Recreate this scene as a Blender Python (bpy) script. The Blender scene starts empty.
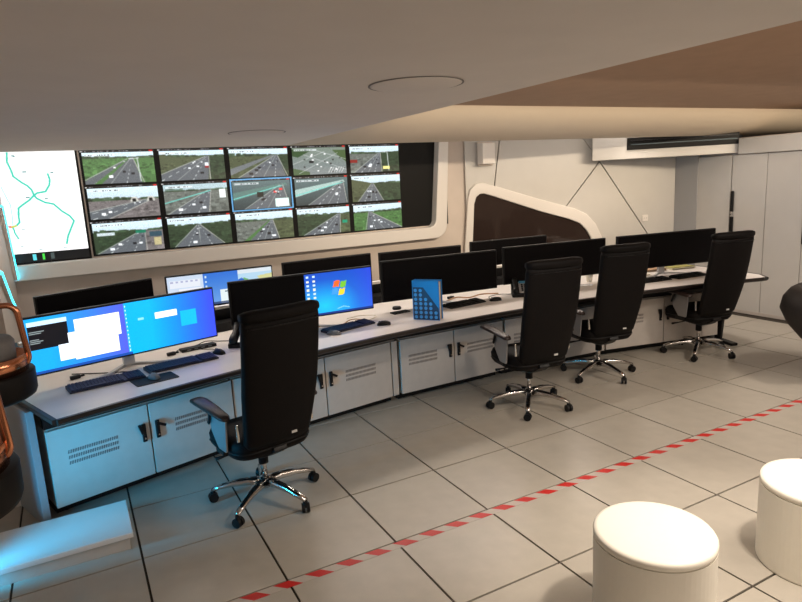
import bpy, bmesh, math, random
import numpy as np
from mathutils import Vector, Matrix
random.seed(7); rng = np.random.RandomState(5)
PI = math.pi
C = bpy.context.scene.collection
# ------------------------------------------------------------------ camera, world, lights
CAM = (-0.7126, -3.8985, 1.8831)
YAW, PITCH, ROLL = 0.4847, 0.1900, -0.0535
cd = bpy.data.cameras.new('camera'); cam = bpy.data.objects.new('camera', cd); C.objects.link(cam)
cd.sensor_width = 36; cd.lens = 618.5 / 802 * 36; cd.clip_start = .02
fw = Vector((math.sin(YAW) * math.cos(PITCH), math.cos(YAW) * math.cos(PITCH), -math.sin(PITCH)))
rt = Vector((math.cos(YAW), -math.sin(YAW), 0)); up = rt.cross(fw)
r2 = math.cos(ROLL) * rt + math.sin(ROLL) * up; u2 = -math.sin(ROLL) * rt + math.cos(ROLL) * up
M = Matrix((r2, u2, -fw)).transposed().to_4x4(); M.translation = CAM
cam.matrix_world = M
bpy.context.scene.camera = cam
w = bpy.data.worlds.new('world'); bpy.context.scene.world = w; w.use_nodes = True
w.node_tree.nodes['Background'].inputs[0].default_value = (.9, .75, .62, 1)
w.node_tree.nodes['Background'].inputs[1].default_value = .02
vs = bpy.context.scene.view_settings
vs.view_transform = 'Standard'; vs.look = 'None'; vs.gamma = 1; vs.use_curve_mapping = False; vs.exposure = 0.0
def area(name, loc, rot, size, size_y, power, col, spread=PI):
    l = bpy.data.lights.new(name, 'AREA'); l.shape = 'RECTANGLE'; l.size = size; l.size_y = size_y
    l.energy = power; l.color = col; l.spread = spread
    o = bpy.data.objects.new(name, l); C.objects.link(o); o.location = loc; o.rotation_euler = rot; return o
def spot(name, loc, target, power, col, ang=1.6, rad=.06, blend=.6):
    l = bpy.data.lights.new(name, 'SPOT'); l.energy = power; l.color = col; l.spot_size = ang; l.spot_blend = blend; l.shadow_soft_size = rad
    o = bpy.data.objects.new(name, l); C.objects.link(o); o.location = loc
    o.rotation_euler = (Vector(target) - Vector(loc)).to_track_quat('-Z', 'Y').to_euler(); return o
WARM = (1, .87, .74); WARM2 = (1, .88, .76)
area('ceiling_fill', (3.6, -2.9, 2.46), (math.radians(6), 0, 0), 3.4, .6, 62, WARM)  # unseen area light added overhead, out of view, to light the whole room
area('rear_fill', (1.4, -6.2, 2.0), (math.radians(84), 0, 0), 4.5, .5, 36, WARM2)  # broad fill added behind the camera, not a lamp of the room
area('cove_light', (5.3, -.75, 2.47), (math.radians(72), 0, 0), 7.6, .05, 30, (1, .82, .60), 1.0)
area('desk_fill', (2.6, 1.74, 2.42), (math.radians(-24), 0, 0), 7.4, .08, 55, (1, .88, .77), 2.4)  # added light hidden behind the ceiling lip to brighten the desktop
area('wall_fill', (2.2, 1.75, 2.40), (math.radians(38), 0, 0), 7.0, .10, 14, WARM2)  # added light behind the lip, brightens the back wall, no fixture
spot('downlight_near_stools', (1.8, -2.8, 2.22), (1.75, -2.4, 0), 150, WARM, 1.1, .08)
spot('downlight_right', (4.6, -1.9, 2.46), (4.7, -1.4, 0), 80, WARM, 2.1, .1)
spot('closet_fill', (5.3, -.5, 2.46), (6.8, .2, .9), 75, (1, .90, .82), 1.7, .1)  # spot added only to brighten the closet doors
spot('downlight_centre', (1.6, -1.9, 2.46), (1.8, -1.4, 0), 70, WARM, 2.0, .1)
area('cyan_fill', (-1.45, -.50, .45), (0, math.radians(-90), math.radians(24)), .8, .06, 8, (.01, .52, 1.0), 1.4)  # added cyan light without a fixture, tints the end cabinet and panel

# ------------------------------------------------------------------ materials
MATS = {}
def mat(name, col, rough=.5, metal=0, noise=0, scale=40, bump=0, emit=0, spec=.5, trans=0, coat=0):
    if name in MATS: return MATS[name]
    m = bpy.data.materials.new(name); m.use_nodes = True; nt = m.node_tree; b = nt.nodes['Principled BSDF']
    b.inputs['Base Color'].default_value = (*col, 1); b.inputs['Roughness'].default_value = rough
    b.inputs['Metallic'].default_value = metal; b.inputs['Specular IOR Level'].default_value = spec
    b.inputs['Transmission Weight'].default_value = trans; b.inputs['Coat Weight'].default_value = coat
    if emit:
        b.inputs['Emission Color'].default_value = (*col, 1); b.inputs['Emission Strength'].default_value = emit
    if noise or bump:
        tc = nt.nodes.new('ShaderNodeTexCoord'); n = nt.nodes.new('ShaderNodeTexNoise')
        n.inputs['Scale'].default_value = scale; n.inputs['Detail'].default_value = 5
        nt.links.new(tc.outputs['Object'], n.inputs['Vector'])
        if noise:
            r = nt.nodes.new('ShaderNodeValToRGB')
            r.color_ramp.elements[0].position = .3; r.color_ramp.elements[1].position = .7
            r.color_ramp.elements[0].color = (*[c * (1 - noise) for c in col], 1)
            r.color_ramp.elements[1].color = (*[min(1, c * (1 + noise)) for c in col], 1)
            nt.links.new(n.outputs['Fac'], r.inputs['Fac']); nt.links.new(r.outputs['Color'], b.inputs['Base Color'])
        if bump:
            bp = nt.nodes.new('ShaderNodeBump'); bp.inputs['Strength'].default_value = bump; bp.inputs['Distance'].default_value = .004
            nt.links.new(n.outputs['Fac'], bp.inputs['Height']); nt.links.new(bp.outputs['Normal'], b.inputs['Normal'])
    MATS[name] = m; return m
mWall = mat('wall_paint', (.64, .56, .50), .6, noise=.03, scale=6)
mWallP = mat('wall_panel', (.58, .56, .53), .42, noise=.02, scale=5)
mFrame = mat('white_frame', (.78, .74, .70), .35)
mCeil = mat('ceiling_paint', (.78, .73, .69), .8, noise=.02, scale=5)
mBrown = mat('brown_ceiling', (.42, .27, .18), .7, noise=.04, scale=6)
mFascia = mat('cream_fascia', (.66, .56, .44), .7)
mTile = mat('floor_tile', (.45, .415, .355), .32, noise=.05, scale=9, bump=.05)
mGrout = mat('floor_joint', (.05, .04, .03), .9)
mTop = mat('white_laminate', (.84, .79, .75), .32, noise=.015, scale=12)
mEdge = mat('dark_edge', (.015, .010, .009), .4, noise=.1)
mCab = mat('cabinet_white', (.56, .51, .46), .45, noise=.03, scale=14)
mBlack = mat('black_plastic', (.0045, .0045, .005), .45, spec=.3, noise=.1, scale=60)
mBlackS = mat('black_gloss', (.006, .006, .007), .32, spec=.3)
mBackdrop = mat('black_video_backing', (.004, .004, .004), .5, spec=.2)
mOff = mat('dark_screen', (.003, .0025, .003), .45, spec=.08)
mLeather = mat('black_leather', (.004, .003, .003), .62, noise=.15, scale=70, bump=.25, spec=.16)
mArm = mat('armrest_leather', (.028, .016, .014), .38, noise=.1, scale=50)
mChrome = mat('chrome', (.62, .60, .58), .16, metal=1)
mSilver = mat('silver_plastic', (.55, .55, .56), .35, metal=.6)
mCopper = mat('copper', (.72, .30, .16), .2, metal=1, noise=.08, scale=20)
mNavyKey = mat('navy_keys', (.014, .020, .065), .45)
mKeyBase = mat('keyboard_case', (.008, .010, .030), .5)
mCushion = mat('grey_cushion', (.22, .22, .22), .7, noise=.05, scale=80, bump=.2)
mStool = mat('white_stool', (.86, .82, .72), .5, noise=.01)
mLed = mat('cyan_led', (.03, .62, .85), .5, emit=6)
mGlass = mat('dark_glass', (.032, .021, .018), .06, spec=.6, coat=.3)
mGrey = mat('grey_plastic', (.16, .17, .18), .5)
mCyanPl = mat('phone_blue', (.05, .22, .38), .4)
mPaper = mat('paper', (.75, .70, .60), .7, noise=.04)
mYellow = mat('yellow_paper', (.45, .42, .12), .7, noise=.1)
mTan = mat('tan_paper', (.45, .27, .15), .7, noise=.15)
mFolder = mat('folder_blue', (.01, .22, .62), .4)
mFolderD = mat('folder_navy', (.01, .03, .10), .4)
mDot = mat('folder_dot', (.06, .33, .75), .4)
mTagW = mat('white_tag', (.6, .6, .58), .5)
mSlot = mat('slot_dark', (.22, .20, .19), .7)
mTub = mat('dark_fabric', (.022, .017, .015), .6, noise=.1, scale=60, bump=.3)
# red and white tape: slanted stripes printed on the band
mTape = bpy.data.materials.new('hazard_tape'); mTape.use_nodes = True
nt = mTape.node_tree; b = nt.nodes['Principled BSDF']; b.inputs['Roughness'].default_value = .4
tc = nt.nodes.new('ShaderNodeTexCoord'); sp = nt.nodes.new('ShaderNodeSeparateXYZ'); nt.links.new(tc.outputs['Object'], sp.inputs[0])
m1 = nt.nodes.new('ShaderNodeMath'); m1.operation = 'ADD'; nt.links.new(sp.outputs['X'], m1.inputs[0]); nt.links.new(sp.outputs['Y'], m1.inputs[1])
m2 = nt.nodes.new('ShaderNodeMath'); m2.operation = 'DIVIDE'; nt.links.new(m1.outputs[0], m2.inputs[0]); m2.inputs[1].default_value = .1625
m3 = nt.nodes.new('ShaderNodeMath'); m3.operation = 'FRACT'; nt.links.new(m2.outputs[0], m3.inputs[0])
m4 = nt.nodes.new('ShaderNodeMath'); m4.operation = 'LESS_THAN'; nt.links.new(m3.outputs[0], m4.inputs[0]); m4.inputs[1].default_value = .5
mx = nt.nodes.new('ShaderNodeMix'); mx.data_type = 'RGBA'; nt.links.new(m4.outputs[0], mx.inputs[0])
mx.inputs[6].default_value = (.50, .45, .40, 1); mx.inputs[7].default_value = (.55, .02, .015, 1)
nt.links.new(mx.outputs[2], b.inputs['Base Color'])
# screen material: shows the picture stored on the screen's mesh
mScreens = {}
def screen_mat(strength):
    if strength in mScreens: return mScreens[strength]
    m = bpy.data.materials.new('lit_screen'); m.use_nodes = True; nt = m.node_tree; b = nt.nodes['Principled BSDF']
    at = nt.nodes.new('ShaderNodeAttribute'); at.attribute_name = 'picture'
    b.inputs['Base Color'].default_value = (.01, .01, .01, 1); b.inputs['Roughness'].default_value = .4
    nt.links.new(at.outputs['Color'], b.inputs['Emission Color']); b.inputs['Emission Strength'].default_value = strength
    mScreens[strength] = m; return m

# ------------------------------------------------------------------ helpers
def obj(name, bm, m, parent=None, smooth=False, bevel=0, loc=None, rotz=None, segs=2):
    me = bpy.data.meshes.new(name)
    bmesh.ops.recalc_face_normals(bm, faces=bm.faces[:]); bm.to_mesh(me); bm.free()
    me.materials.append(m)
    o = bpy.data.objects.new(name, me); C.objects.link(o)
    if smooth:
        for p in me.polygons: p.use_smooth = True
    if bevel:
        md = o.modifiers.new('bevel', 'BEVEL'); md.width = bevel; md.segments = segs; md.limit_method = 'ANGLE'; md.angle_limit = .6
        for p in me.polygons: p.use_smooth = True
        wn = o.modifiers.new('wn', 'WEIGHTED_NORMAL')
    if parent: o.parent = parent
    if loc is not None: o.location = loc
    if rotz is not None: o.rotation_euler = (0, 0, rotz)
    return o
def box(bm, c, s, rz=0, rx=0, ry=0):
    mt = Matrix.Translation(c) @ Matrix.Rotation(rz, 4, 'Z') @ Matrix.Rotation(ry, 4, 'Y') @ Matrix.Rotation(rx, 4, 'X') @ Matrix.Diagonal((*s, 1))
    bmesh.ops.create_cube(bm, size=1, matrix=mt); return bm
def Box(c, s, **k): return box(bmesh.new(), c, s, **k)
def cyl(bm, c, r, h, axis='Z', n=24, r2=None):
    mt = Matrix.Translation(c)
    if axis == 'X': mt = mt @ Matrix.Rotation(PI / 2, 4, 'Y')
    if axis == 'Y': mt = mt @ Matrix.Rotation(PI / 2, 4, 'X')
    bmesh.ops.create_cone(bm, segments=n, radius1=r, radius2=r if r2 is None else r2, depth=h, cap_ends=True, matrix=mt); return bm
def Cyl(*a, **k): return cyl(bmesh.new(), *a, **k)
def lathe(prof, n=40, bm=None, c=(0, 0, 0)):
    bm = bm or bmesh.new(); rings = []
    for r, z in prof:
        if r < 1e-5: rings.append([bm.verts.new((c[0], c[1], c[2] + z))])
        else: rings.append([bm.verts.new((c[0] + r * math.cos(2 * PI * i / n), c[1] + r * math.sin(2 * PI * i / n), c[2] + z)) for i in range(n)])
    for a, b_ in zip(rings, rings[1:]):
        for i in range(n):
            j = (i + 1) % n
            if len(a) == 1 and len(b_) == 1: continue
            if len(a) == 1: bm.faces.new((a[0], b_[i], b_[j]))
            elif len(b_) == 1: bm.faces.new((a[i], a[j], b_[0]))
            else: bm.faces.new((a[i], a[j], b_[j], b_[i]))
    return bm
def loft(sections, bm=None, closed=False):
    bm = bm or bmesh.new(); R = [[bm.verts.new(p) for p in s] for s in sections]; n = len(R[0])
    pairs = list(zip(R, R[1:])) + ([(R[-1], R[0])] if closed else [])
    for a, b_ in pairs:
        for i in range(n): bm.faces.new((a[i], a[(i + 1) % n], b_[(i + 1) % n], b_[i]))
    if not closed: bm.faces.new(R[0][::-1]); bm.faces.new(R[-1])
    return bm
def sup(a, b_, e=4, n=24):   # super-ellipse outline
    out = []
    for i in range(n):
        t = 2 * PI * i / n; c, s = math.cos(t), math.sin(t)
        out.append((a * math.copysign(abs(c) ** (2 / e), c), b_ * math.copysign(abs(s) ** (2 / e), s)))
    return out
def tube(path, r, n=8, closed=False, bm=None):
    P = [Vector(p) for p in path]; sec = []; N = len(P); prev = None
    for i, p in enumerate(P):
        a = P[(i - 1) % N] if closed or i > 0 else p; b_ = P[(i + 1) % N] if closed or i < N - 1 else p
        t = (b_ - a).normalized()
        if prev is None:
            u = t.cross(Vector((0, 0, 1)))
            if u.length < .1: u = t.cross(Vector((1, 0, 0)))
        else: u = prev - t * prev.dot(t)
        u.normalize(); v = t.cross(u); prev = u
        rr = r[i] if isinstance(r, (list, tuple)) else r
        sec.append([p + (u * math.cos(2 * PI * k / n) + v * math.sin(2 * PI * k / n)) * rr for k in range(n)])
    return loft(sec, bm, closed)
def smooth_path(pts, k=6):
    P = [Vector(p) for p in pts]; P = [2 * P[0] - P[1]] + P + [2 * P[-1] - P[-2]]; out = []
    for i in range(1, len(P) - 2):
        for j in range(k):
            t = j / k; a, b_, c, d = P[i - 1:i + 3]
            out.append(.5 * ((2 * b_) + (c - a) * t + (2 * a - 5 * b_ + 4 * c - d) * t * t + (3 * b_ - a - 3 * c + d) * t ** 3))
    out.append(P[-2]); return out
def prism(outline, d0, d1, axis='Y', bm=None):
    """outline (u, v); axis Y: u->x, v->z extruded over y; axis Z: u->x, v->y extruded over z"""
    bm = bm or bmesh.new()
    f = (lambda u, v, d: (u, d, v)) if axis == 'Y' else ((lambda u, v, d: (u, v, d)) if axis == 'Z' else (lambda u, v, d: (d, u, v)))
    a = [bm.verts.new(f(u, v, d0)) for u, v in outline]; b_ = [bm.verts.new(f(u, v, d1)) for u, v in outline]
    n = len(a); bm.faces.new(a); bm.faces.new(b_[::-1])
    for i in range(n): bm.faces.new((a[i], b_[i], b_[(i + 1) % n], a[(i + 1) % n]))
    return bm
def ring_prism(outer, inner, d0, d1):   # frame between two outlines of the same count, in the XZ plane
    bm = bmesh.new(); mk = lambda L, d: [bm.verts.new((u, d, v)) for u, v in L]
    of, ob, inf, ib = mk(outer, d0), mk(outer, d1), mk(inner, d0), mk(inner, d1); n = len(outer)
    for i in range(n):
        j = (i + 1) % n
        for q in ((of[i], of[j], inf[j], inf[i]), (ob[i], inf[i] and ib[i], ib[j], ob[j]), (of[i], ob[i], ob[j], of[j]), (inf[i], inf[j], ib[j], ib[i])):
            bm.faces.new(q)
    return bm
def round_poly(pts, rad, k=6):
    out = []; n = len(pts)
    for i in range(n):
        p = Vector(pts[i]); a = Vector(pts[i - 1]) - p; b_ = Vector(pts[(i + 1) % n]) - p
        r = rad[i] if isinstance(rad, (list, tuple)) else rad
        if r <= 0: out += [tuple(p)] * (k + 1); continue
        a.normalize(); b_.normalize(); ang = a.angle(b_); d = r / math.tan(ang / 2)
        s, e = p + a * d, p + b_ * d; cc = p + (a + b_).normalized() * (r / math.sin(ang / 2))
        a0 = math.atan2(s.y - cc.y, s.x - cc.x); a1 = math.atan2(e.y - cc.y, e.x - cc.x); da = (a1 - a0 + PI) % (2 * PI) - PI
        out += [(cc.x + r * math.cos(a0 + da * t / k), cc.y + r * math.sin(a0 + da * t / k)) for t in range(k + 1)]
    return out
def tag(o, label, cat, group=None):
    o['label'] = label; o['category'] = cat
    if group: o['group'] = group
    return o
def thing(name, label, cat, loc=(0, 0, 0), rotz=0, group=None):
    o = bpy.data.objects.new(name, None); C.objects.link(o); o.empty_display_size = .1
    o.location = loc; o.rotation_euler = (0, 0, rotz); return tag(o, label, cat, group)
def struct(o): o['kind'] = 'structure'; return o
def kids(o): return [c for c in bpy.data.objects if c.parent == o]
def dup(root, loc, rotz, label=None, group=None):
    def cp(o, parent):
        c = o.copy(); C.objects.link(c)
        if parent: c.parent = parent
        for ch in TREE[o.name]: cp(ch, c)
        return c
    r = cp(root, None); r.location = loc; r.rotation_euler = (0, 0, rotz)
    if label: r['label'] = label
    if group: r['group'] = group
    return r
TREE = {}
def index_tree(o):
    TREE[o.name] = kids(o)
    for ch in TREE[o.name]: index_tree(ch)

# the control desk is an arc about this centre: P(r, theta)
CX, CY = 2.4, -9.74
def P(r, th, z=0): return (CX + r * math.sin(th), CY + r * math.cos(th), z)

# ------------------------------------------------------------------ raster pictures for the screens
def canvas(w_, h_, top, bot=None):
    a = np.zeros((h_, w_, 3)); t = np.linspace(0, 1, h_)[:, None, None]
    a[:] = np.array(top) * (1 - t) + np.array(bot if bot is not None else top) * t; return a
def rect(a, x0, y0, x1, y1, c, al=1.0):
    h_, w_ = a.shape[:2]; s = np.s_[int(round(y0 * h_)):int(round(y1 * h_)), int(round(x0 * w_)):int(round(x1 * w_))]
    a[s] = a[s] * (1 - al) + np.array(c) * al
def poly(a, pts, c, al=1.0):
    h_, w_ = a.shape[:2]; yy, xx = np.mgrid[0:h_, 0:w_]; xx = (xx + .5) / w_; yy = (yy + .5) / h_; ins = np.zeros((h_, w_), bool)
    n = len(pts)
    for i in range(n):
        x0, y0 = pts[i]; x1, y1 = pts[(i + 1) % n]
        if y0 == y1: continue
        ins ^= ((yy >= min(y0, y1)) & (yy < max(y0, y1)) & (xx < x0 + (yy - y0) / (y1 - y0) * (x1 - x0)))
    a[ins] = a[ins] * (1 - al) + np.array(c) * al
def line(a, pts, c, wd, asp):
    h_, w_ = a.shape[:2]; yy, xx = np.mgrid[0:h_, 0:w_]; xx = (xx + .5) / w_ * asp; yy = (yy + .5) / h_; dm = np.full((h_, w_), 9.)
    for (x0, y0), (x1, y1) in zip(pts, pts[1:]):
        x0 *= asp; x1 *= asp; dx, dy = x1 - x0, y1 - y0; L = dx * dx + dy * dy + 1e-9
        t = np.clip(((xx - x0) * dx + (yy - y0) * dy) / L, 0, 1); dm = np.minimum(dm, np.hypot(xx - x0 - t * dx, yy - y0 - t * dy))
    al = np.clip((wd - dm) / (wd * .5), 0, 1)[..., None]; a[:] = a * (1 - al) + np.array(c) * al
def grain(a, s, k=1):
    h_, w_ = a.shape[:2]; n = rng.rand(h_ // k + 1, w_ // k + 1).repeat(k, 0).repeat(k, 1)[:h_, :w_]; a *= (1 + s * (n[..., None] - .5)); return a
def picture(name, a, wd, ht, strength, parent, loc, rotz=0):
    """a flat screen whose picture is stored as face colours; spans x in [-wd/2, wd/2], z in [0, ht], faces -y"""
    h_, w_ = a.shape[:2]
    X, Z_ = np.meshgrid(np.linspace(-wd / 2, wd / 2, w_ + 1), np.linspace(ht, 0, h_ + 1))
    v = np.stack([X.ravel(), np.zeros(X.size), Z_.ravel()], 1)
    i = (np.arange(h_)[:, None] * (w_ + 1) + np.arange(w_)[None]).ravel()
    f = np.stack([i, i + w_ + 1, i + w_ + 2, i + 1], 1)
    me = bpy.data.meshes.new(name); me.from_pydata(v.tolist(), [], f.tolist())
    ca = me.color_attributes.new('picture', 'FLOAT_COLOR', 'CORNER')
    lin = np.clip(a, 0, 1).reshape(-1, 3) ** 2.2
    c = np.concatenate([lin, np.ones((len(lin), 1))], 1).repeat(4, 0).astype(np.float32)
    ca.data.foreach_set('color', c.ravel()); me.materials.append(screen_mat(strength)); me.update()
    o = bpy.data.objects.new(name, me); C.objects.link(o)
    if parent: o.parent = parent
    o.location = loc; o.rotation_euler = (0, 0, rotz); return o

# ------------------------------------------------------------------ floor
floor = struct(obj('floor', Box((2.75, -1.2, -.03), (8.3, 9.0, .04)), mGrout))
tile_me = None; G = .006
tile_bm = bmesh.new(); box(tile_bm, (.3, .3, -.006), (.6 - 2 * G, .6 - 2 * G, .012))
ft = obj('floor_tile', tile_bm, mTile, floor); ft.location = (0, 0, 0)
for i in range(-3, 12):
    for j in range(-8, 5):
        if i == 0 and j == 0: continue
        x, y = i * .6, j * .6
        if x + .6 > 7.0 or y + .6 > 3.01 or x < -1.9: continue
        t_ = ft.copy(); C.objects.link(t_); t_.parent = floor; t_.location = (x, y, random.uniform(-.0006, 0))
tape_bm = Box((0, 0, 0), (7.2, .055, .0008))
tape = obj('floor_tape', tape_bm, mTape, loc=(4.22 - .055, -1.232, .0004)); tape.location = (3.2, -1.232, .0005)
tag(tape, 'red and white hazard tape stuck along a tile joint of the floor', 'tape')

# ------------------------------------------------------------------ walls and ceiling
ZC = 2.25; YB = 2.92
wb = struct(obj('wall_back', Box((1.2, YB + .05, 1.25), (5.6, .1, 2.6)), mWall))
wl = struct(obj('wall_left', Box((-1.65, .55, 1.25), (.1, 4.8, 2.6)), mWall))
struct(obj('wall_rear', Box((2.75, -6.6, 1.3), (8.4, .1, 2.8)), mWall))
struct(obj('wall_left_rear', Box((-1.65, -4.2, 1.3), (.1, 4.8, 2.8)), mWall))
A = Vector((3.95, 2.86)); Bv = Vector((6.8, 1.9)); tv = (Bv - A).normalized(); WL = (Bv - A).length; wrot = math.atan2(tv.y, tv.x)
wa = struct(obj('wall_angled', Box((WL / 2, .08, 1.25), (WL + .1, .1, 2.6)), mat('panel_joint', (.10, .09, .08), .8), loc=(A.x, A.y, 0), rotz=wrot))
# the angled wall is clad in panels with open joints
def wpanel(pts): return obj('wall_panel', prism(pts, 0, .03), mWallP, wa)
g = .006
wpanel([(-.06, 0), (.33 - g, 0), (.33 - g, 1.80), (.43 - g, 2.5), (-.06, 2.5)])
wpanel([(.33 + g, 1.78), (.33 + g, 1.3), (1.32 - g, 1.3), (1.32 - g, 1.449), (1.796 - g, 2.017), (1.553 - g, 2.325), (1.43, 2.5), (.43 + g, 2.5)])
wpanel([(.33 + g, 0), (2.99, 0), (2.99, .337 - 3 * g), (1.796, 2.017 - 3 * g), (1.32 + g, 1.449 - g), (1.32 + g, 1.3 - 2 * g), (.33 + g, 1.3 - 2 * g)])
wpanel([(1.796 + g, 2.017), (2.99, .337 + g), (2.99, .337), (3.03, .30), (3.03, 2.5), (1.45 + g, 2.5), (1.553 + g, 2.325)])
wr = struct(obj('wall_right', Box((6.86, -2.3, 1.08), (.1, 8.6, 2.24)), mWall))
struct(obj('wall_right_far', Box((9.65, -1.9, 1.3), (.1, 9.6, 2.8)), mWall))
struct(obj('trim_1', prism([(6.70, 1.93), (6.80, 1.89), (6.80, 1.62), (6.75, 1.62)], 0, 2.1, axis='Z'), mat('pilaster_grey', (.36, .36, .365), .5), bevel=.004))
# low ceiling over the desks and on the left, higher brown ceiling on the right
def lip(x): return 1.58 - .033 * (x + 1)       # front edge of the lowered ceiling over the desks
ZL, ZU, XR = 2.25, 2.50, 1.085
low = struct(obj('ceiling', prism([(-1.7, -6.7), (XR, -6.7), (XR, lip(XR)), (-1.7, lip(-1.7))], ZL, ZL + .4, axis='Z'), mCeil))
sec = []
for x in np.linspace(XR, 9.6, 12):
    yl = lip(x); sec.append([(x, yl - (yl - .70) * math.sin(t), ZL + (ZU - ZL + .01) * (1 - math.cos(t))) for t in np.linspace(0, PI / 2, 16)] + [(x, .70, ZL + .4), (x, yl, ZL + .4)])
fa = struct(obj('trim_2', loft(sec), mFascia))
for p in fa.data.polygons: p.use_smooth = abs(p.normal.x) < .5 and p.area < .6 and abs(p.normal.z) < .9999
struct(obj('ceiling_upper', Box(((9.6 + XR) / 2, -3.0, ZU + .04), (9.6 - XR, 7.42, .08)), mBrown))
struct(obj('ceiling_rear', Box((4.0, 2.3, 2.53), (11.4, 1.7, .08)), mCeil))
# bulkhead box with the black air slot
A2 = Vector((5.3, 2.25)); B2 = Vector((6.78, 1.08)); t2 = (B2 - A2).normalized(); L2 = (B2 - A2).length; rot2 = math.atan2(t2.y, t2.x)
off = .13
def bw(s, d): q = A2 + t2 * s + Vector((-t2.y, t2.x)) * d; return (q.x, q.y)
bh = obj('trim_3', prism([bw(off, 0), bw(L2, 0), (6.80, 1.5), (6.80, 1.86), bw(off + .05, .16)], 2.02, 2.40, axis='Z'), mWallP, bevel=.003); struct(bh)
gr = thing('air_grille', 'long black air slot set into the white bulkhead above the right closets', 'vent', (A2.x, A2.y, 0), rot2)
obj('grille_frame', Box((1.22, -.008, 2.205), (1.33, .02, .15)), mBackdrop, gr, bevel=.003)
obj('slat', Box((1.23, -.022, 2.195), (1.26, .012, .012)), mat('slat_steel', (.05, .07, .08), .4, metal=.5), gr)
obj('slat', Box((1.23, -.022, 2.245), (1.26, .012, .012)), mBlackS, gr)
# closets on the right wall
struct(obj('trim_4', Box((6.775, -1.2, 2.095), (.09, 4.5, .19)), mWallP, bevel=.003))
nm = ['left closet door of the white pair behind the far chair', 'white closet door next to the black handle at the photo edge', 'closet door', 'closet door', 'closet door', 'closet door']
for k in range(6):
    y1 = 1.14 - .45 * k; y0 = y1 - .45
    d = struct(obj('door_%d' % (k + 1), Box((6.78, (y0 + y1) / 2, 1.01), (.04, .45 - .008, 1.96)), mWallP, bevel=.003))
    if k % 2 == 0:
        yy = y1 - .03
        h_ = obj('door_handle', Box((6.745, yy, 1.42), (.03, .035, .26)), mBlack, d, bevel=.01)
        obj('door_handle', Box((6.745, yy, 1.08), (.03, .045, .30)), mBlack, d, bevel=.012)
        obj('lock', Cyl((6.735, yy, 1.26), .014, .03, axis='X', n=16), mChrome, d, smooth=True)
struct(obj('wall_right_strip', Box((6.78, 1.5, 1.01), (.04, .70, 1.96)), mWallP))
struct(obj('baseboard_right', Box((6.757, 0, .02), (.012, 3.7, .04)), mCab))
sk = thing('wall_socket', 'small white socket on the angled wall right of the slanted seam', 'socket', (A.x, A.y, 0), wrot)
obj('socket_plate', Box((2.468, -.006, 1.22), (.085, .012, .085)), mFrame, sk, bevel=.004)
for dz in (-.015, .015): obj('socket_hole', Cyl((2.468 + dz, -.0125, 1.22), .005, .003, axis='Y', n=10), mSlot, sk)
# window in the angled wall with broad white frame
inner = [(-.0, .86), (.005, 1.056), (.04, 1.55), (.07, 1.64), (.12, 1.675), (.177, 1.676), (.30, 1.635), (.958, 1.397), (1.35, 1.275), (1.50, 1.21), (1.594, 1.116), (1.66, 1.011), (1.70, .86)]
outer = [(-.12, .74), (-.10, 1.056), (-.045, 1.62), (-.01, 1.74), (.06, 1.805), (.16, 1.815), (.30, 1.775), (.932, 1.565), (1.42, 1.415), (1.60, 1.33), (1.73, 1.19), (1.82, 1.015), (1.87, .74)]
wf = struct(obj('window_1', ring_prism(outer, inner, -.035, .0), mFrame, loc=(A.x, A.y, 0), rotz=wrot, bevel=.012))
obj('window_pane', prism(inner, -.006, -.001), mGlass, wf)
# small white bracket box under the ceiling
sx = thing('wall_box', 'small white box mounted high on the wall left of the slanted window', 'box', (4.10, 2.70, 2.15))
obj('case', Box((0, 0, .03), (.19, .12, .26)), mFrame, sx, bevel=.006)
obj('shadow_plate', Box((.02, .05, .03), (.22, .03, .30)), mWall, sx, bevel=.004)  # added plate standing in for the faint shadow around the box
# ceiling discs
for n_, (x, y, lab) in enumerate([(.46, .22, 'small looking round ceiling plate near the top of the video wall'), (.545, -1.73, 'round ceiling plate nearest the camera beside the brown ceiling edge')]):
    t_ = thing('ceiling_plate', lab, 'ceiling plate', (x, y, ZC), 0, 'round ceiling plates')
    obj('plate', lathe([(0, -.006), (.170, -.006), (.178, -.003), (.178, 0), (0, 0)]), mCeil, t_, smooth=True)
    obj('shadow_gap', lathe([(.179, -.001), (.186, -.001), (.186, -.003), (.179, -.003), (.179, -.001)]), mSlot, t_)

# ------------------------------------------------------------------ video wall in its rounded recess
fo = [(-1.7, 1.16), (3.53, 1.16), (3.62, 2.6), (-1.7, 2.6)]; fi = [(-1.55, 1.305), (3.37, 1.305), (3.48, 2.5), (-1.55, 2.5)]
fr = struct(obj('trim_5', ring_prism(round_poly(fo, [.02, .17, .02, .02]), round_poly(fi, [.02, .09, .02, .02]), 2.80, 2.93), mFrame, bevel=.012))
vw = thing('video_wall', 'wall mounted black video wall showing fifteen road camera pictures', 'video wall', (0, 0, 0))
obj('backing', Box((1.55, 2.915, 1.90), (4.15, .01, 1.16)), mBackdrop, vw)
def blur(a):
    p = np.pad(a, ((1, 1), (1, 1), (0, 0)), 'edge'); return (p[1:-1, 1:-1] * 2 + p[:-2, 1:-1] + p[2:, 1:-1] + p[1:-1, :-2] + p[1:-1, 2:]) / 6
GR, DK, GY, OL, UR = (.30, .44, .26), (.20, .26, .19), (.40, .42, .40), (.30, .33, .24), (.44, .42, .42)
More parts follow.
